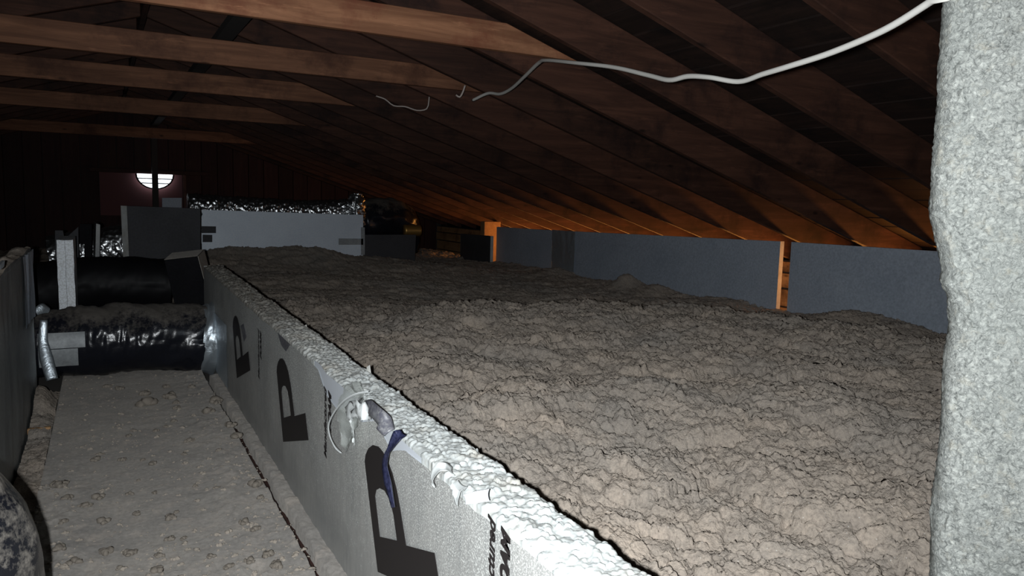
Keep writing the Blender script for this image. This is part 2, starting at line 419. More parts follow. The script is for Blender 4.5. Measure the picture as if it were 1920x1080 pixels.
# eave wall behind the foam boards, of horizontal boards
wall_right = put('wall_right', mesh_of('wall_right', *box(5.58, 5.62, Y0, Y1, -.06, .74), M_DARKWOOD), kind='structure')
for k, (z0, z1) in enumerate(((-.05, .12), (.135, .30), (.315, .47), (.49, .62), (.635, .73))):
    put('plank', bevelled('plank', box(5.535 - .012*(k % 2), 5.58, Y0, Y1, z0, z1), M_EAVE, .004), wall_right)

# ------------------------------------------------------------------ collar ties
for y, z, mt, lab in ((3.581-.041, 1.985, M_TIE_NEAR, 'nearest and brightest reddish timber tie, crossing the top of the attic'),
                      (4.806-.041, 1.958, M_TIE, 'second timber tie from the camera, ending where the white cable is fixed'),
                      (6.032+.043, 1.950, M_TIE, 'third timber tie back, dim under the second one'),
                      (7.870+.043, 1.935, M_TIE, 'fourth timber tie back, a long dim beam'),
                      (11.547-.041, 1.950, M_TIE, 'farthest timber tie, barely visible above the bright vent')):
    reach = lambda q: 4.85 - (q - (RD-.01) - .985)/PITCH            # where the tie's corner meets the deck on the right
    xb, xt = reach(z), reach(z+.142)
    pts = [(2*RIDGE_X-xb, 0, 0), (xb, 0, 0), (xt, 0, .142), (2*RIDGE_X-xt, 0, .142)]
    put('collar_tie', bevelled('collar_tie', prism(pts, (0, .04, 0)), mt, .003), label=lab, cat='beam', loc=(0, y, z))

# ------------------------------------------------------------------ loose insulation
def ins_height(x, y):
    r = np.hypot(x, y); ang = np.arctan2(x, y)
    rc = 4.35 + .75*np.clip((ang-.3)/.4, 0, 1) - .95*np.clip((ang-.72)/.35, 0, 1) + .18*fbm(ang*9, ang*0, s=6, n=2)
    w = smooth(.20, .42, ang)
    rise = smooth(.25, 1.0, r/rc); fall = smooth(-.08, 1.0, r-rc)
    z = .36 + .17*rise*(.25+.75*w) - .17*fall*w - .03*smooth(1.0, 2.0, r-rc)
    z = z + .13*smooth(7.2, 9.0, y)*(1-smooth(3.0, 4.2, x))
    z = z + .02*smooth(4.6, 4.8, x)
    z = z - .10*(1-smooth(.80, 1.0, x))*smooth(5.2, 3.6, y)
    z = z + .045*fbm(x*1.1, y*1.1, s=3, n=2)
    # lumps heaped against the eave boards and the far board
    for cx, cy, s_, h in ((4.64, 6.05, .10, .15), (4.68, 5.65, .12, .07), (4.60, 3.35, .22, .09), (4.66, 4.65, .2, .06), (1.35, 8.86, .25, .08), (2.1, 8.86, .3, .10), (4.6, 2.9, .15, .05), (4.7, 7.6, .18, .07)):
        z = z + h*np.exp(-((x-cx)**2+(y-cy)**2)/(2*s_*s_))
    return z
def clumpy(x, y, fade=None):
    wx = x + .035*vnoise(x*7, y*7, s=21) + .012*vnoise(x*24, y*24, s=23); wy = y + .035*vnoise(x*7, y*7, s=22) + .012*vnoise(x*24, y*24, s=24)
    h = 0
    for sc, am, sd in ((3.3, .050, 1), (7.5, .030, 2), (17, .021, 3), (38, .0155, 4), (80, .0100, 5)):
        d, v = worley(wx*sc, wy*sc, sd)
        h = h + am*(np.sqrt(np.clip(1-(d/.95)**2, 0, 1))*(.45+.9*v) - .45)
    return h + .004*fbm(x*60, y*60, s=31, n=2)
rows = np.exp(np.linspace(math.log(.55), math.log(13.0), 1020)); rows = rows - .3
rows = np.concatenate([[-.6, -.2, .1], rows[rows > .14], [12.90]])
cols = .795 + (4.835-.795)*np.linspace(0, 1, 800)**1.12
GX, GY = np.meshgrid(cols, rows)
GZ = ins_height(GX, GY) + clumpy(GX, GY)*(1 - .35*smooth(4.6, 6.4, np.hypot(GX, GY)))
me = grid_mesh('insulation', np.stack([GX, GY, GZ], -1), M_INS)
put('loose_insulation', me, label='deep grey-brown blanket of loose blown insulation filling the right side of the attic', cat='insulation', kind='stuff')
GX, GY = np.meshgrid(np.linspace(-4.0, -.50, 90), np.linspace(-.5, 12.90, 240))
GZ = .30 + .05*fbm(GX*1.1, GY*1.1, s=40, n=2) + clumpy(GX, GY)
put('loose_insulation', grid_mesh('insulation_left', np.stack([GX, GY, GZ], -1), M_INS),
    label='dark loose insulation in the unlit left side behind the left foam board', cat='insulation', kind='stuff')
GX, GY = np.meshgrid(np.linspace(-.49, .79, 80), np.linspace(5.95, 12.90, 220))
GZ = .17 + .10*smooth(6.3, 9, GY) + clumpy(GX, GY)*.8
put('loose_insulation', grid_mesh('insulation_end', np.stack([GX, GY, GZ], -1), M_INS),
    label='dark loose insulation beyond the end of the walkway behind the black ducts', cat='insulation', kind='stuff')

# ------------------------------------------------------------------ walkway
xs = np.linspace(-.262, .564, 110); ys = np.concatenate([np.linspace(.9, 6.1, 560)])
GX, GY = np.meshgrid(xs, ys)
edge = np.zeros_like(GX); edge[:, -1] = 1
GX = GX + edge*.010*fbm(GY*9, GY*0, s=51, n=3)
side_ = np.clip(smooth(.25, .5, GX) + smooth(-.02, -.2, GX)*smooth(4.0, 3.2, GY) + smooth(2.9, 2.2, GY), 0, 1)
dust = .008*np.clip(fbm(GX*9, GY*9, s=52, n=4)+.1, 0, 1) + .016*np.clip(fbm(GX*22, GY*22, s=53, n=3)+.05, 0, 1)*side_ + .5*np.clip(clumpy(GX+3, GY)+.004, 0, .03)*side_
GZ = dust + .0; WALK_Z = GZ.copy(); GZ[:, [0, -1]] = -.055
def walk_z(x, y): return float(WALK_Z[int(np.clip(np.searchsorted(ys, y), 0, len(ys)-1)), int(np.clip(np.searchsorted(xs, x), 1, len(xs)-2))])
put('walkway_panel', grid_mesh('walkway_panel', np.stack([GX, GY, GZ], -1), M_WALK),
    label='long flat grey walkway sheet strewn with dust between the foam boards', cat='walkway')
GX, GY = np.meshgrid(np.concatenate([[.592], np.linspace(.594, .66, 16), [.662]]), np.linspace(.9, 5.2, 600))
GZ = .012 + .009*fbm(GX*25, GY*25, s=61, n=4) + .010*np.clip(1-np.abs(GX-.615)/.05, 0, 1)
lump = smooth(3.6, 3.9, GY); GX[:, :3] += (.008*fbm(GY*14, GY*0, s=62, n=3))[:, :3]
GZ[:, 0] = -.055; GZ[:, -1] = -.055
put('floor_joist', grid_mesh('floor_joist', np.stack([GX, GY, GZ], -1), M_WALK),
    label='narrow dust-covered joist along the foot of the long foam board', cat='joist')
put('brown_batten', bevelled('brown_batten', box(.555, .612, .9, 4.1, -.06, -.035), M_STUD, .002), label='thin brown wood showing in the crack beside the walkway sheet', cat='board')

# ------------------------------------------------------------------ long printed foam board
BX0, BX1 = .648, .785
def btop(y): return .580 + .0165*y
yb = np.concatenate([np.arange(.3, 3.2, .0042), np.arange(3.2, 5.92, .009)])
nc = 40
u = np.linspace(0, 1, nc)
G = np.zeros((len(yb), nc+2, 3))
for j in range(nc):
    x = BX0 + (BX1-BX0)*u[j]; Yc = yb; xx = np.full_like(yb, x)
    d1, v1 = worley(xx*78+.2*vnoise(xx*40, Yc*40, s=70), Yc*78, 71); d2, v2 = worley(xx*24, Yc*24, 72)
    h = .0095*np.sqrt(np.clip(1-d1*d1, 0, 1))*(.4+v1) + .005*(1-d2)*(.4+v2) + .006*fbm(xx*14, Yc*9, s=73, n=3)
    h = h - .010*(2*u[j]-1)**6
    wob = .006*fbm(Yc*6, Yc*0, s=74, n=3) + .004*fbm(Yc*40, Yc*0, s=75, n=2)
    G[:, j+1] = np.stack([xx + wob*(1 if u[j] > .5 else 0)*(2*u[j]-1), Yc, btop(Yc) + h - .008], 1)
G[:, 0] = np.stack([np.full_like(yb, BX0), yb, np.full_like(yb, -.05)], 1)
G[:, -1] = np.stack([np.full_like(yb, BX1), yb, np.full_like(yb, -.05)], 1)
board = root('foam_board', (.70, 3.0, 0), 'long white bead foam board with black padlock prints, standing beside the walkway', 'foam board')
put('foam_core', grid_mesh('foam_core', G, M_EPS), board)
end = [(BX0, 5.915, -.05), (BX1, 5.915, -.05), (BX1, 5.915, btop(5.9)), (BX0, 5.915, btop(5.9))]
put('end_cut', mesh_of('end_cut', *prism(end, (0, .01, 0)), M_EPS_DUST), board)
# grey film on the walkway face, torn along its top edge
FX = BX0 - .0035
yf = np.arange(.3, 5.9, .012)
def film_top(y):
    base = btop(y) - .012 - .010*np.clip(fbm(y*5, y*0, s=81, n=3), 0, 1)
    px = np.array([.3, 1.15, 1.25, 1.30, 1.42, 1.60, 1.70, 1.80, 1.93, 2.05, 2.17, 2.30, 2.44, 2.50, 2.56, 2.7, 5.9])
    dz = np.array([0, 0, .002, .012, .006, .006, .01, .050, .004, .045, .02, .075, .058, .035, .004, 0, 0])
    return base - np.interp(y, px, dz)
zz = np.linspace(0, 1, 26)
F = np.zeros((len(yf), 26, 3)); ft = film_top(yf)
for j in range(26):
    z = -.01 + (ft+.01)*zz[j]
    F[:, j] = np.stack([FX - .0015*vnoise(yf*7, z*9, s=83) - .0015, yf, z], 1)
facer = put('film_facer', grid_mesh('film_facer', F, M_FACER), board, label='grey dusty film facing, torn along the top')
# smooth skin under the torn film
yk = np.linspace(1.60, 2.62, 80); K = np.stack([np.stack([np.full_like(yk, BX0-.0012), yk, (btop(yk)-.006-.012*vnoise(yk*9, yk*0, s=84)) if t else np.full_like(yk, .50)], 1) for t in (0, 1)], 1)
put('bare_foam', grid_mesh('bare_foam', K, M_EPS_SMOOTH), board, label='smooth white foam laid bare by torn film')

def flat_poly(name, outer, mat, x, hole=None, parent=None, label=None):
    bm = bmesh.new()
    def loop(pts):
        vv = [bm.verts.new((x, a, b)) for a, b in pts]
        return [bm.edges.new((vv[i], vv[(i+1) % len(vv)])) for i in range(len(vv))]
    es = loop(outer) + (loop(hole) if hole else [])
    bmesh.ops.triangle_fill(bm, use_beauty=True, use_dissolve=False, edges=es)
    r = bmesh.ops.extrude_face_region(bm, geom=list(bm.faces)); bmesh.ops.translate(bm, vec=(.0008, 0, 0), verts=[e for e in r['geom'] if isinstance(e, bmesh.types.BMVert)])
    bmesh.ops.recalc_face_normals(bm, faces=bm.faces)
    me = bpy.data.meshes.new(name); bm.to_mesh(me); bm.free(); me.materials.append(mat)
    return put(name, me, parent, label=label)
LOUT = [(.112, .452), (.104, .475), (.080, .501), (.040, .523), (-.008, .533), (-.042, .530), (-.085, .517), (-.122, .495), (-.155, .462), (-.180, .425), (-.225, .345), (-.405, .405), (-.452, .315), (-.010, .176), (.050, .31)]
LHOLE = [(.018, .385), (.008, .405), (-.022, .421), (-.062, .428), (-.105, .417), (-.132, .388), (-.160, .330), (-.025, .284)]
for yc in (.67, 1.90, 3.135, 4.37):
    flat_poly('printed_padlock', [(yc+a, b) for a, b in LOUT], M_INK, FX-.0055, [(yc+a, b) for a, b in LHOLE], facer, 'black printed padlock emblem')
def lettering(text, y, ztop, size, shear, bold=0.0):
    c = bpy.data.curves.new('lettering', 'FONT'); c.body = text; c.size = size; c.shear = shear; c.align_x = 'RIGHT'; c.extrude = .0004; c.offset = bold
    t = bpy.data.objects.new('tmp', c); me = bpy.data.meshes.new_from_object(t); bpy.data.objects.remove(t)
    # reading upward: text x -> world z, text y -> world +y (face seen from -x)
    me.transform(Matrix(((0, 0, -1, FX-.0048), (0, 1, 0, y), (1, 0, 0, ztop), (0, 0, 0, 1))))
    me.materials.append(M_INK); return put('printed_lettering', me, facer, label='black printed lettering reading upward')
for k in range(3):
    yy = 1.205 + 1.228*k
    lettering('Manufactured', yy, .592 - .03*(k > 0), .043, .3, .0012)
    lettering('FOAM', yy-.058, .588 - .03*(k > 0), .046, .3, .0028)
# dark torn patch low on the film near the duct, and a foil collar patch
flat_poly('dark_tear', [(4.20, .50), (4.10, .53), (4.02, .47), (4.10, .43)], M_FILM_SMOKE, FX-.0052, None, facer)
flat_poly('dark_tear', [(3.22, .625), (2.98, .618), (3.06, .575), (3.15, .585)], M_FILM_SMOKE, FX-.0052, None, facer)

# curled scraps of torn film
def ribbon(name, pts, widths, mat, wdir=(0, .6, .8), parent=board, label=None, n=26, crease=0.0):
    pts = np.array(pts, float); t = np.linspace(0, len(pts)-1, n); ti = np.arange(len(pts))
    P = np.stack([np.interp(t, ti, pts[:, k]) for k in range(3)], 1)
    for _ in range(3): P[1:-1] = (P[:-2]+2*P[1:-1]+P[2:])/4
    w = np.interp(t, ti, widths); d = np.array(wdir, float); d /= np.linalg.norm(d)
    T = np.gradient(P, axis=0); T /= np.linalg.norm(T, axis=1)[:, None]
    D = d - T*(T@d)[:, None]; D /= np.linalg.norm(D, axis=1)[:, None]; Nn = np.cross(T, D)
    rows_ = []
    for s_ in np.linspace(-1, 1, 7):
        rows_.append(P + D*(w*s_)[:, None] + Nn*((1-s_*s_)*w*.35)[:, None])
    G = np.stack(rows_, 1); G = G + crease*np.stack([fbm(G[..., 1]*45+k, G[..., 2]*45, s=300+k, n=3) for k in range(3)], -1)
    me = grid_mesh(name, G, mat)
    o = put(name, me, parent, label=label); sm = o.modifiers.new('thick', 'SOLIDIFY'); sm.thickness = .0008
    return o
def fp(px, py, off=0.0): return on_x(px, py, FX-off)
ribbon('film_scrap', [fp(690, 734, .004), fp(668, 737, .03), fp(644, 750, .045), fp(626, 772, .05), fp(614, 795, .055), fp(616, 818, .05), fp(626, 838, .04), fp(640, 850, .03)], [.004, .004, .003, .003, .005, .010, .009, .002], M_FILM_WHITE, (0, .9, .1), label='long pale curled rim of torn film')
ribbon('film_scrap', [fp(672, 738, .012), fp(652, 765, .03), fp(642, 800, .035), fp(645, 842, .025)], [.045, .085, .075, .02], M_FILM, (0, 1, .2), label='clear sheet of loose film', crease=.012)
ribbon('film_scrap', [fp(654, 770, .03), fp(668, 766, .05), fp(684, 770, .05), fp(695, 780, .03)], [.016, .026, .020, .006], M_FILM_WHITE, (0, .5, 1), crease=.018)
ribbon('film_scrap', [fp(655, 770, .035), fp(656, 790, .035), fp(662, 812, .03), fp(664, 834, .02)], [.020, .018, .012, .003], M_FILM_WHITE, (0, 1, .2), crease=.012)
ribbon('film_scrap', [fp(668, 766, .012), fp(695, 764, .022), fp(715, 785, .024), fp(730, 812, .015)], [.008, .024, .027, .016], M_FILM_SMOKE, (0, .7, .7), label='smoke-coloured fold of film')
ribbon('film_scrap', [fp(757, 810, .02), fp(742, 816, .045), fp(727, 845, .05), fp(719, 872, .05), fp(727, 912, .05), fp(736, 952, .045)], [.010, .019, .008, .018, .027, .016], M_FILM_BLUE, (0, .9, .4), label='dark blue twisted strip of film')
ribbon('film_scrap', [fp(850, 884, .005), fp(838, 874, .03), fp(822, 875, .045), fp(811, 888, .05), fp(807, 903, .048), fp(815, 914, .04)], [.010, .011, .012, .012, .010, .003], M_FILM_WHITE, (.2, .9, .4), label='white curl of torn film')
ribbon('film_scrap', [fp(868, 906, .005), fp(856, 915, .03), fp(853, 935, .035), fp(857, 950, .025)], [.012, .015, .012, .004], M_FILM_WHITE, (0, 1, .3))
ribbon('film_scrap', [fp(918, 928, .0), fp(895, 932, .03), fp(870, 937, .045)], [.011, .011, .009], M_EPS_SMOOTH, (0, .2, 1), label='broken white foam sliver')

# crumbs of foam standing on the back edge
for (px, py) in ((507, 572), (514, 580), (520, 583), (528, 590), (572, 614), (690, 692), (1158, 1062)):
    p = on_x(px, py, BX1-.005)
    m2 = mesh_of('foam_crumb', [p+np.array(q)*.016 for q in ((-.6, -.6, -1.2), (.6, -.5, -1.2), (.1, .7, -1.2), (.5, .3, .8), (-.3, -.1, .5))], [(0, 1, 3, 4), (1, 2, 3), (2, 4, 3), (2, 0, 4), (0, 2, 1)], M_EPS)
    put('foam_crumb', m2, board)

# ------------------------------------------------------------------ boards along the eave
EX = 4.85
def eave_board(ya, yb_, za, zb, lab, mat, bot=.15, x=EX, th=.045, tape=None):
    n = 40; yy = np.linspace(ya, yb_, n)
    r = root('foam_board', (x, (ya+yb_)/2, bot), lab, 'foam board', 'foam boards along the eave')
    zt = np.linspace(za, zb, n)
    bow = .010*np.sin(np.linspace(0, np.pi, n))
    sec = [np.stack([x-bow, yy, np.full(n, bot)], 1), np.stack([x-bow, yy, zt], 1), np.stack([x-bow+th, yy, zt], 1), np.stack([x-bow+th, yy, np.full(n, bot)], 1)]
    G = np.stack(sec+[sec[0]], 1)
    put('panel', grid_mesh('panel', G, mat, smooth_shade=False), r)
    for q in (0, -1):
        c = G[q, :4]; put('panel_end', mesh_of('panel_end', *prism([tuple(p) for p in c], (0, .002 if q else -.002, 0)), M_EPS_DUST), r)
    if tape:
        ty, tw = tape; zt_ = np.interp(ty, yy, zt) if ya < yb_ else np.interp(ty, yy[::-1], zt[::-1])
        A, B = np.meshgrid(np.linspace(ty-tw, ty+tw, 22), np.linspace(bot, zt_+.003, 50))
        cr = .018*np.abs(fbm(A*9, B*5, s=90, n=4)) + .003
        put('foil_tape', grid_mesh('foil_tape', np.stack([x-.012-cr, A, B], -1), M_FOIL_SOFT), r, label='crinkled silver foil tape')
    return r
eave_board(1.4, 4.185, .970, .950, 'blue-grey foam board nearest the pale post, right of the orange gap', M_BOARD_BLUE)
eave_board(4.30, 7.80, .948, .882, 'long blue-grey foam board left of the orange gap in the eave', M_BOARD_BLUE, tape=(7.55, .25))
eave_board(7.86, 9.35, .880, .862, 'dark foil-faced foam board left of the taped joint at the eave', M_BOARD_BLUE, x=4.87)
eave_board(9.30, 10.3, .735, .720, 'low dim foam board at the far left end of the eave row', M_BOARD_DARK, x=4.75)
b = on_y(905, 418, 9.6); b2 = on_y(930, 455, 9.6)
put('wooden_block', bevelled('wooden_block', box(max(b[0], 4.81), b2[0]+.08, 9.62, 9.75, .3, b[2]+.02), M_EAVE, .005), label='small wooden block lit orange at the far end of the eave boards', cat='block')

# ------------------------------------------------------------------ far boards, silver ducts
def flat_board(name, pts, vec, face, lab, edge=None, edge_mat=None):
    """a slab; pts in order around its front"""
    c = np.mean([np.array(p) for p in pts], axis=0); c[2] = min(p[2] for p in pts)
    r = root(name, tuple(c), lab, 'foam board')
    v, f = prism(pts, vec); put('panel', bevelled('panel', (v, f), face, .002), r)
    if edge:
        nv = np.array(vec)/np.linalg.norm(vec)
        for n_, (i, j) in enumerate(edge):
            a_, b_ = np.array(pts[i], float), np.array(pts[j], float); V = np.array(vec, float)
            outw = np.cross(b_-a_, V); outw /= np.linalg.norm(outw); mid = (a_+b_)/2 - np.mean([np.array(p) for p in pts], axis=0)
            if np.dot(outw, mid) < 0: outw = -outw
            q = [a_+outw*.0025, b_+outw*.0025, b_+V+outw*.0025, a_+V+outw*.0025]
            put('cut_edge', mesh_of('cut_edge', *prism(q, outw*.003), edge_mat[n_] if edge_mat else M_EPS_DUST), r, label='pale cut foam edge')
    return r
P = lambda px, py, y: tuple(on_y(px, py, y))
# pale board behind the mound
pale_pts = [P(376, 393, 9.0), P(681, 403, 9.0), P(681, 500, 9.0), P(380, 500, 9.0)]
rag = [pale_pts[3]] + [tuple(np.array(pale_pts[3])*(1-t)+np.array(pale_pts[0])*t + np.array([.03*random.uniform(-1, 1), 0, 0])) for t in np.linspace(.08, .92, 9)] + [pale_pts[0], pale_pts[1], pale_pts[2]]
pale = flat_board('foam_board', rag, (0, .05, 0), M_BOARD_PALE, 'wide pale blue-white foam board standing under the silver duct')
for x0, y0, x1, y1, lab in ((378, 424, 405, 437, 'dark tape patch'), (380, 440, 398, 454, 'dark tape patch'), (635, 447, 681, 459, 'grey tape strip'), (677, 426, 684, 478, 'grey tape strip')):
    a_ = [P(x0, y0, 8.99), P(x1, y0+.5, 8.99), P(x1, y1, 8.99), P(x0, y1, 8.99)]
    put('tape', mesh_of('tape', *prism(a_, (0, .006, 0)), M_BOARD_DARK if x0 < 500 else M_TAPE), pale, label=lab)
def crumple(seed, amp, fs, ft):
    def d(s_, th):
        S = np.full_like(th, s_)
        w1, v1 = worley(S*fs, th*ft, seed); w2, v2 = worley(S*fs*2.3, th*ft*2.3, seed+3)
        return amp*((1-w1)*(.5+v1) + .45*(1-w2)*v2)
    return d
silver = put('silver_duct', tube('silver_duct', [(.86, 9.35, 1.02), (1.5, 9.35, 1.0), (2.2, 9.36, .98), (2.86, 9.36, 1.02)], [.17, .165, .165, .165], M_FOIL, 110, .008, crumple(5, .022, 26, 4.5)),
    label='crumpled silver foil duct lying along the top of the pale foam board', cat='duct')
put('foil_wrap', tube('foil_wrap', [P(668, 425, 9.2), P(668, 385, 9.2), P(667, 366, 9.24)], [.075, .085, .06], M_FOIL, 60, .01, crumple(8, .03, 24, 3)), silver, label='upright crumple of silver foil at the right end')
# foil wrapped duct glittering between the boards at left
def bubbles(seed, amp, fs, ft):
    def d(s_, th):
        w1, v1 = worley(np.full_like(th, s_)*fs, th*ft, seed); return amp*np.sqrt(np.clip(1.05-w1*w1, 0, 1))*(.6+.7*v1)
    return d
put('silver_duct', tube('silver_duct', [(-.42, 8.15, .58), (-.1, 8.12, .64), (.26, 8.08, .70), (.55, 8.08, .70)], .185, M_FOIL, 120, .006, bubbles(9, .019, 27, 5.2)),
    label='glittering bubbled silver duct between the dark board and the thin upright board', cat='duct')
# dark board, with its pale left end
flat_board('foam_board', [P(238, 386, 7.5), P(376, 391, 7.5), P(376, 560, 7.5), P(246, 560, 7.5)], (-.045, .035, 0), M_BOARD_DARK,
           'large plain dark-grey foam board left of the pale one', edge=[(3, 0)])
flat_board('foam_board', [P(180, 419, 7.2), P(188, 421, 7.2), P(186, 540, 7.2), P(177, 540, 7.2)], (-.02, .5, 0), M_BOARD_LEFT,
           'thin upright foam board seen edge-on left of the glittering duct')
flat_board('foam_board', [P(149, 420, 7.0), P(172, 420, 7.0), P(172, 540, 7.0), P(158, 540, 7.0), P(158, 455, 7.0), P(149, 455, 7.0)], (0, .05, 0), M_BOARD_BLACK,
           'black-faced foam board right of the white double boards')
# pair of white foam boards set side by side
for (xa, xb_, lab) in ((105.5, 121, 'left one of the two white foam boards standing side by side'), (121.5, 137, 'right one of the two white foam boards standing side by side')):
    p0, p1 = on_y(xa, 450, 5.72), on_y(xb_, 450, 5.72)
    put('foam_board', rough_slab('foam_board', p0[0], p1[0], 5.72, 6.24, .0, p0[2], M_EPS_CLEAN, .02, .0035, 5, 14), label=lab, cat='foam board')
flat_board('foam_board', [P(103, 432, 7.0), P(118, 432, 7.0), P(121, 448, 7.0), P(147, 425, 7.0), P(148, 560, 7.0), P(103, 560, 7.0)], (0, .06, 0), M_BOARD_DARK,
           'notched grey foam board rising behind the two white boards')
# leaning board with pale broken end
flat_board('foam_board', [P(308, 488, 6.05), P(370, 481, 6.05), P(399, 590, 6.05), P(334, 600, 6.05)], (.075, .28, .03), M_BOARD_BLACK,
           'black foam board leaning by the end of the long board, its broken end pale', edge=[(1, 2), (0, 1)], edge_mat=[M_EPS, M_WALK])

# small grey board and far dark bits at the gable
flat_board('foam_board', [P(304, 371, 12.0), P(341, 371, 12.0), P(341, 420, 12.0), P(304, 420, 12.0)], (0, .05, 0), M_BOARD_BLUE,
           'small dim grey foam board standing far away under the bright vent')
# dim duct elbow beyond the pale board
put('duct_elbow', tube('duct_elbow', [(2.95, 9.6, .90), (3.25, 9.65, .95), (3.50, 9.75, .93), (3.66, 9.9, .82), (3.70, 10.0, .5)], [.25, .25, .24, .23, .22], M_DUCT, 48, .03, crumple(14, .03, 7, 2)),
    label='dim bulging duct elbow right of the pale foam board', cat='duct')
put('metal_collar', tube('metal_collar', [P(757, 432, 9.25), P(787, 432, 9.25)], [.075, .075], M_BRASS, 40, .02), label='small brass-coloured metal collar glowing by the duct elbow', cat='collar')
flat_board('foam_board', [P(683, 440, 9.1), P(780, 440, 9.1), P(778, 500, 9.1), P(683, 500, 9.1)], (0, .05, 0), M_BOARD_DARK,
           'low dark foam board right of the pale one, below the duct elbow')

# ------------------------------------------------------------------ black ducts
def wrinkle(seed, amp, dense=1.0):
    def d(s_, th):
        S = np.full_like(th, s_)
        return amp*(.9*fbm(S*9*dense + .6*np.sin(th*2), th*1.4, s=seed, n=3) + .5*(1-np.abs(vnoise(S*34*dense+th*1.1, th*1.1, s=seed+4)))*np.clip(vnoise(S*4, th, s=seed+7)+.3, 0, 1))
    return d
fd = root('flex_duct', (.13, 5.42, -.06), 'black plastic flexible duct lying across the end of the walkway', 'duct')
put('sleeve', tube('sleeve', [(-.46, 5.44, .24), (-.2, 5.43, .25), (.12, 5.42, .255), (.40, 5.42, .245), (.62, 5.42, .225)], [.20, .215, .225, .22, .215], M_DUCT, 96, .008, wrinkle(101, .022)), fd)
put('foil_collar', tube('foil_collar', [(.555, 5.42, .23), (.60, 5.42, .225), (.646, 5.42, .222)], [.218, .232, .250], M_FOIL_SOFT, 80, .006, wrinkle(105, .022, 2), cap=False), fd, label='silver foil collar taped to the long board')
# tape patches wrapped on the near side
def wrap_patch(name, xa, xb_, t0, t1, r, mat, label=None):
    A, B = np.meshgrid(np.linspace(xa, xb_, 20), np.linspace(t0, t1, 16))
    rr = r + .004*fbm(A*12, B*3, s=120, n=2)
    return put(name, grid_mesh(name, np.stack([A, 5.43-rr*np.cos(B), .25+rr*np.sin(B)], -1), mat), fd, label=label)
wrap_patch('tape', -.36, -.115, .02, .42, .240, M_TAPE, 'grey tape patch')
wrap_patch('tape', -.36, -.155, -.48, .0, .239, M_TAPE, 'grey tape patch')
# foil strip torn loose at the left end
def foil_strip(pts, widths, wdir, lab):
    return ribbon('foil_strip', pts, widths, M_FOIL_SOFT, wdir, fd, lab)
foil_strip([P(82, 600, 5.15), P(80, 640, 5.13), P(86, 670, 5.10), P(98, 712, 5.05)], [.02, .025, .035, .03], (1, 0, .2), 'torn silver foil strip hanging down')
foil_strip([P(66, 585, 5.1), P(80, 578, 5.12), P(92, 582, 5.15)], [.02, .03, .015], (.2, .3, 1), 'crumpled silver foil at the left end')
# foil tape spread on the long board round the collar
A, B = np.meshgrid(np.linspace(4.72, 5.5, 30), np.linspace(.03, .42, 24))
put('foil_tape', grid_mesh('foil_tape', np.stack([FX-.006-.006*np.abs(fbm(A*7, B*14, s=130, n=3)), A, B], -1), M_FOIL_SOFT), board, label='silver foil tape beside the duct collar')

put('flex_duct', tube('flex_duct', [(-.45, 6.55, .46), (-.1, 6.52, .50), (.2, 6.5, .50), (.46, 6.5, .48)], .20, M_DUCT_CLEAN, 64, .012, wrinkle(140, .012)),
    label='second black duct in shadow behind the duct across the walkway', cat='duct')
put('flex_duct', tube('flex_duct', [(-1.15, 1.70, .22), (-.85, 1.78, .42), (-.56, 1.90, .50), (-.375, 1.98, .40), (-.36, 2.0, .16), (-.36, 2.0, .03)], [.20, .21, .215, .215, .20, .19], M_DUCT2, 110, .008, wrinkle(150, .022)),
    label='dusty black duct elbow bulging in at the lower left corner', cat='duct')

# left foam board along the walkway
LX = -.365
lb = root('foam_board', (LX, 3.4, -.06), 'smoky grey film-faced foam board standing along the left side of the walkway', 'foam board')
yy = np.arange(2.4, 5.06, .02); zt = .815 + .012*yy + .018*fbm(yy*3, yy*0, s=160, n=3)
Gs = []
for x_, z_ in ((LX, None), (LX, 1), (LX-.075, 1), (LX-.075, None)):
    Gs.append(np.stack([np.full_like(yy, x_) , yy, zt if z_ else np.full_like(yy, -.06)], 1))
front = np.stack([np.stack([LX + .006*fbm(yy*6, np.full_like(yy, t*4), s=161, n=3), yy, -.06+(zt+.06)*t], 1) for t in np.linspace(0, 1, 30)], 1)
put('panel', grid_mesh('panel', np.concatenate([front, np.stack([Gs[2], Gs[3]], 1)], 1), M_BOARD_LEFT), lb)
c = [(LX, 5.055, -.06), (LX, 5.055, zt[-1]), (LX-.075, 5.055, zt[-1]), (LX-.075, 5.055, -.06)]
put('panel_end', mesh_of('panel_end', *prism(c, (0, .004, 0)), M_EPS_DUST), lb)
cy = np.linspace(2.4, 5.05, 200); cu = np.linspace(0, 1, 9); CY, CU = np.meshgrid(cy, cu, indexing='ij')
cz = np.interp(CY, yy, zt) + .004 + .018*np.clip(fbm(CY*11, CU*2, s=165, n=3)+.25, 0, 1)*(1-(2*CU-1)**2)
put('dust_cap', grid_mesh('dust_cap', np.stack([LX-.075*CU, CY, cz], -1), M_INS), lb, kind='stuff')
# wrinkled pale film folded round the far end
A, B = np.meshgrid(np.linspace(4.45, 5.06, 40), np.linspace(.5, .865, 20))
put('film_fold', grid_mesh('film_fold', np.stack([LX+.012+.014*fbm(A*12, B*2, s=170, n=3), A, B], -1), M_BOARD_BLUE), lb, label='pale wrinkled film near the far end')
put('foil_speck', mesh_of('foil_speck', *prism([on_x(0, 497, LX+.02), on_x(9, 488, LX+.02), on_x(8, 500, LX+.02), on_x(2, 505, LX+.02)], (-.01, 0, 0)), M_FOIL_SOFT), lb)

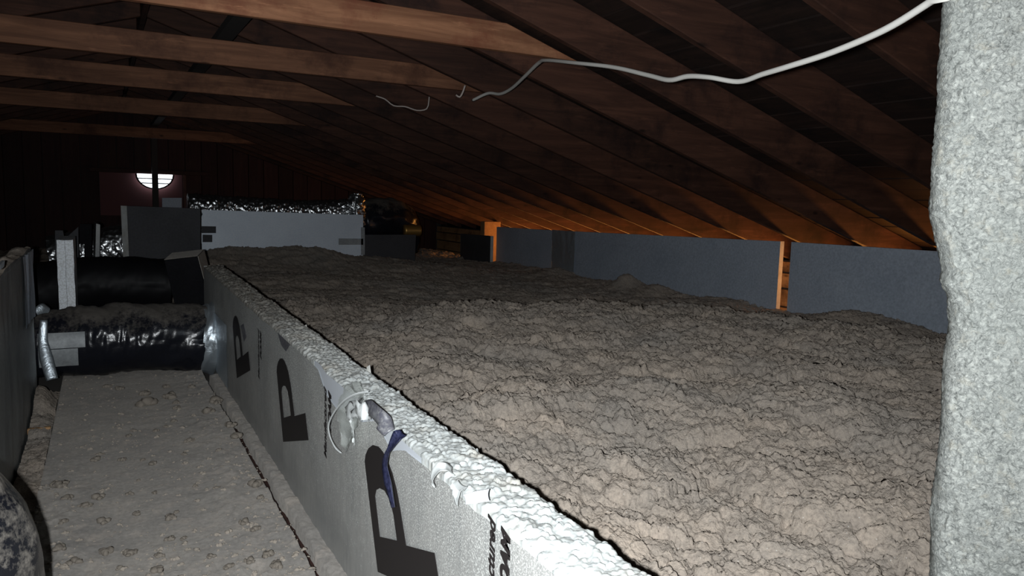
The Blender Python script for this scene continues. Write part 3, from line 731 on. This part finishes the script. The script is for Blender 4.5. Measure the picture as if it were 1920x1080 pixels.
# ------------------------------------------------------------------ pale post at the right
vdir = np.array([.853, .522, 0]); vdir /= np.linalg.norm(vdir); udir = np.array([vdir[1], -vdir[0], 0])
PD = 1.42
def on_post(px, py):
    d = ray(px, py); return EYE + d*(PD/np.dot(d, vdir))
prof = [on_post(*q) for q in ((1770, -60), (1768, 0), (1761, 100), (1755, 200), (1748, 300), (1742, 405), (1752, 450), (1767, 510), (1764, 530), (1777, 556), (1778, 620), (1768, 680), (1764, 800), (1754, 900), (1745, 970), (1744, 1080), (1744, 1140))]
pz = np.array([p[2] for p in prof]); pu = np.array([np.dot(p, udir) for p in prof]); o_ = np.argsort(pz)
zs = np.concatenate([np.linspace(-.06, .55, 30, endpoint=False), np.linspace(.55, 1.65, 330), np.linspace(1.66, under(1.45)-.03, 30)])
le = np.interp(zs, pz[o_], pu[o_])
nt = 210; th = np.linspace(0, 2*np.pi, nt, endpoint=False)
hw, hd = .19, .09
cu_ = np.sign(np.cos(th))*np.abs(np.cos(th))**.28; sv_ = np.sign(np.sin(th))*np.abs(np.sin(th))**.45
G = np.zeros((len(zs), nt, 3))
for i, z in enumerate(zs):
    lu = le[i]*(1-cu_)/2 + (np.median(le)+2*hw)*(1+cu_)/2
    vv = PD + .05 + hd*sv_
    fz = np.full(nt, z)
    dn = .006*fbm(cu_*7+sv_*3, fz*14, s=180, n=4) + .0030*vnoise(cu_*45+sv_*11, fz*210, s=184) + .0015*vnoise(cu_*22+sv_*6, fz*100, s=185)
    G[i] = lu[:, None]*udir + vv[:, None]*vdir + np.stack([0*fz, 0*fz, fz], 1) + dn[:, None]*(cu_[:, None]*udir*.55 + sv_[:, None]*vdir)
put('post', grid_mesh('post', G, M_POST, closed_u=True), label='thick pale grey post with a rough fibrous coating, close at the right edge', cat='post')

# ------------------------------------------------------------------ cables
def at(px, py, t): d = ray(px, py); return EYE + d/np.linalg.norm(d)*t
put('cable', tube('cable', [(1.50, 1.13, under(1.50)-.01), (1.42, 1.08, 1.90), (1.30, .95, 1.68), at(1775, -14, 1.42), at(1750, 0, 1.45), at(1660, 55, 1.55), at(1560, 98, 1.68), at(1480, 124, 1.8), at(1430, 139, 1.9), at(1385, 153, 2.0), at(1330, 145, 2.1), at(1290, 143, 2.2), at(1255, 150, 2.3), at(1215, 141, 2.45), at(1150, 126, 2.7), at(1080, 118, 3.0), at(1025, 113, 3.4), at(1010, 118, 3.6), at(985, 142, 3.9), at(960, 165, 4.2), at(938, 176, 4.4), at(915, 175, 4.55), at(886, 188, 4.7)],
     [.0062]*11 + [.0070]*6 + [.0085]*6, M_CABLE, 14, .02), label='slack white electrical cable looping below the rafters', cat='cable')
put('wire', tube('wire', [at(705, 180, 5.6), at(722, 186, 5.6), at(738, 198, 5.6), at(760, 200, 5.6), at(782, 207, 5.6), at(800, 204, 5.6), at(804, 190, 5.6), at(805, 176, 5.6)], .005, M_WIRE, 8, .02),
    label='thin loose wire drooping below the second timber tie', cat='wire')
put('wire', tube('wire', [at(872, 160, 4.95), at(868, 172, 4.95), at(862, 182, 4.95), at(855, 178, 4.95)], .006, M_WIRE, 8, .01),
    label='short grey wire end hanging from the tip of the second timber tie', cat='wire')

# ------------------------------------------------------------------ fallen tufts on the walkway
def mat_tuft():
    m = N('tan_tuft'); a = m.noise(30, 5, .7)
    c = m.ramp(a, [(.3, (.27, .238, .20)), (.7, (.44, .385, .325))])
    return m.done(c, .95, spec=.1, **{'Diffuse Roughness': .4}, bump=m.noise(200, 3), bstr=.9, bdist=.004)
M_TUFT = mat_tuft()
def tuft_mesh(seed, lobes=7, sub=2):
    rg = random.Random(seed); bm = bmesh.new()
    for k in range(lobes):
        a_ = rg.uniform(0, 6.28); q = rg.uniform(.15, .75) if k else 0; rr = rg.uniform(.25, .5) if k else .55
        mt = Matrix.Translation((q*math.cos(a_), q*math.sin(a_), rr*.35)) @ Matrix.Diagonal((rr, rr*rg.uniform(.7, 1.2), rr*rg.uniform(.6, .95), 1))
        bmesh.ops.create_icosphere(bm, subdivisions=sub, radius=1, matrix=mt)
    co = np.array([v.co for v in bm.verts])
    d = np.stack([fbm(co[:, 0]*4+seed, co[:, 1]*4, co[:, 2]*4, seed+q, 3) for q in range(3)], 1)
    co = co + .20*d; co[:, 2] = np.maximum(co[:, 2], -.06)
    for v, q in zip(bm.verts, co): v.co = q
    me = bpy.data.meshes.new('tuft'); bm.to_mesh(me); bm.free(); me.materials.append(M_TUFT)
    me.polygons.foreach_set('use_smooth', [True]*len(me.polygons)); return me
TUFTS = [tuft_mesh(s_) for s_ in range(200, 207)]
spots = [(277, 758, 22), (275, 740, 12), (318, 747, 14), (330, 757, 8), (388, 778, 15), (403, 758, 16), (330, 768, 8), (325, 790, 7), (312, 800, 6), (240, 818, 6), (250, 808, 6),
         (292, 808, 7), (355, 828, 9), (430, 808, 12), (450, 815, 12), (440, 828, 14), (455, 800, 9), (468, 835, 9), (182, 862, 10), (188, 852, 6), (230, 862, 7), (268, 862, 6), (284, 872, 9),
         (345, 852, 6), (410, 850, 6), (366, 912, 6), (406, 920, 6), (244, 925, 7), (260, 900, 5), (475, 915, 17), (490, 940, 8), (290, 925, 6), (180, 935, 13), (160, 950, 10), (110, 920, 14), (125, 940, 12),
         (258, 965, 9), (320, 970, 11), (330, 960, 6), (190, 978, 13), (345, 1010, 7), (320, 1012, 9), (120, 985, 10), (205, 1035, 15), (245, 1040, 12), (300, 1045, 9), (460, 985, 12), (480, 1000, 10), (395, 1048, 8), (225, 1070, 8),
         (290, 1078, 14), (500, 1050, 12), (520, 1070, 14), (470, 1060, 12), (430, 1070, 10), (140, 1060, 12), (110, 1040, 14), (310, 726, 9), (225, 730, 8), (200, 726, 7), (360, 730, 8), (430, 735, 8)]
def tuft_label(px, py, rp):
    size = 'large' if rp >= 14 else 'small' if rp <= 8 else 'middling'
    where = ('just in front of the black duct across the walkway' if py < 745 else
             'at the foot of the long printed foam board' if px > 395 and py < 870 else
             'beside the crack along the right edge of the walkway sheet' if px > 395 else
             'on the walkway sheet near the dusty duct elbow' if px < 200 else
             'in the far half of the walkway sheet' if py < 880 else 'in the near half of the walkway sheet')
    return '%s tan insulation tuft %s' % (size, where)
for i, (px, py, rp) in enumerate(spots):
    p = on_z(px, py, .004); 
    if not (-.25 < p[0] < .56): continue
    dist = np.linalg.norm(p-EYE); r = rp/FPX*dist
    o = put('insulation_tuft', TUFTS[i % 7], label=tuft_label(px, py, rp), cat='insulation tuft', group='tufts on the walkway', loc=(p[0], p[1], walk_z(p[0], p[1])+.001))
    o.scale = (r*.95, r*1.05, r*1.05); o.rotation_euler = (0, 0, random.uniform(0, 6.28))
# dirt heap left of the walkway, and crumbs too small to count
GX, GY = np.meshgrid(np.linspace(LX+.012, -.255, 26), np.linspace(1.4, 5.2, 420))
GZ = -.03 + .05*np.clip(fbm(GX*5, GY*2.2, s=190, n=2)+.25, 0, 1)*(1-smooth(-.31, -.255, GX)*.6) + clumpy(GX, GY)*.55 + .085*np.exp(-((GY-4.75)/.28)**2)*smooth(-.24, -.33, GX)
put('dirt_heap', grid_mesh('dirt_heap', np.stack([GX, GY, GZ], -1), M_INS), label='crumbled insulation heaped in the gap left of the walkway sheet', cat='insulation', kind='stuff')
cv = []; cf = []
small = [tuft_mesh(400+k, 3, 1) for k in range(5)]
small = [(np.array([v.co for v in q.vertices]), [tuple(p.vertices) for p in q.polygons]) for q in small]
for k in range(4200):
    y = 1.9 + 4.0*random.random()**1.8; x = random.uniform(-.25, .565)
    dens = .22 + .9*max(0, float(fbm(np.array([x*4.]), np.array([y*3.]), s=195, n=2)[0])) + .35*(y < 2.7) + .3*(x > .45) + .3*(x < -.12)*(y < 3.6)
    if random.random() > dens: continue
    r = random.uniform(.003, .008) if random.random() < .82 else random.uniform(.009, .019)
    sv, sf = small[k % 5]; a0 = random.random()*6.28; c_, s_ = math.cos(a0), math.sin(a0); b0 = len(cv); z0 = walk_z(x, y)
    for p in sv: cv.append((x+r*(p[0]*c_-p[1]*s_), y+r*(p[0]*s_+p[1]*c_), z0+r*.85*p[2]))
    cf += [tuple(b0+i for i in q) for q in sf]
put('dust_crumbs', mesh_of('dust_crumbs', cv, cf, M_TUFT, True), label='fine crumbs of insulation scattered all over the walkway sheet', cat='dust', kind='stuff')
p = on_z(56, 806, .02)
put('splinter', bevelled('splinter', box(-.36, -.26, 4.30, 4.325, -.01, .02), M_EAVE, .003), label='small orange-brown wood splinter beside the left foam board', cat='splinter')
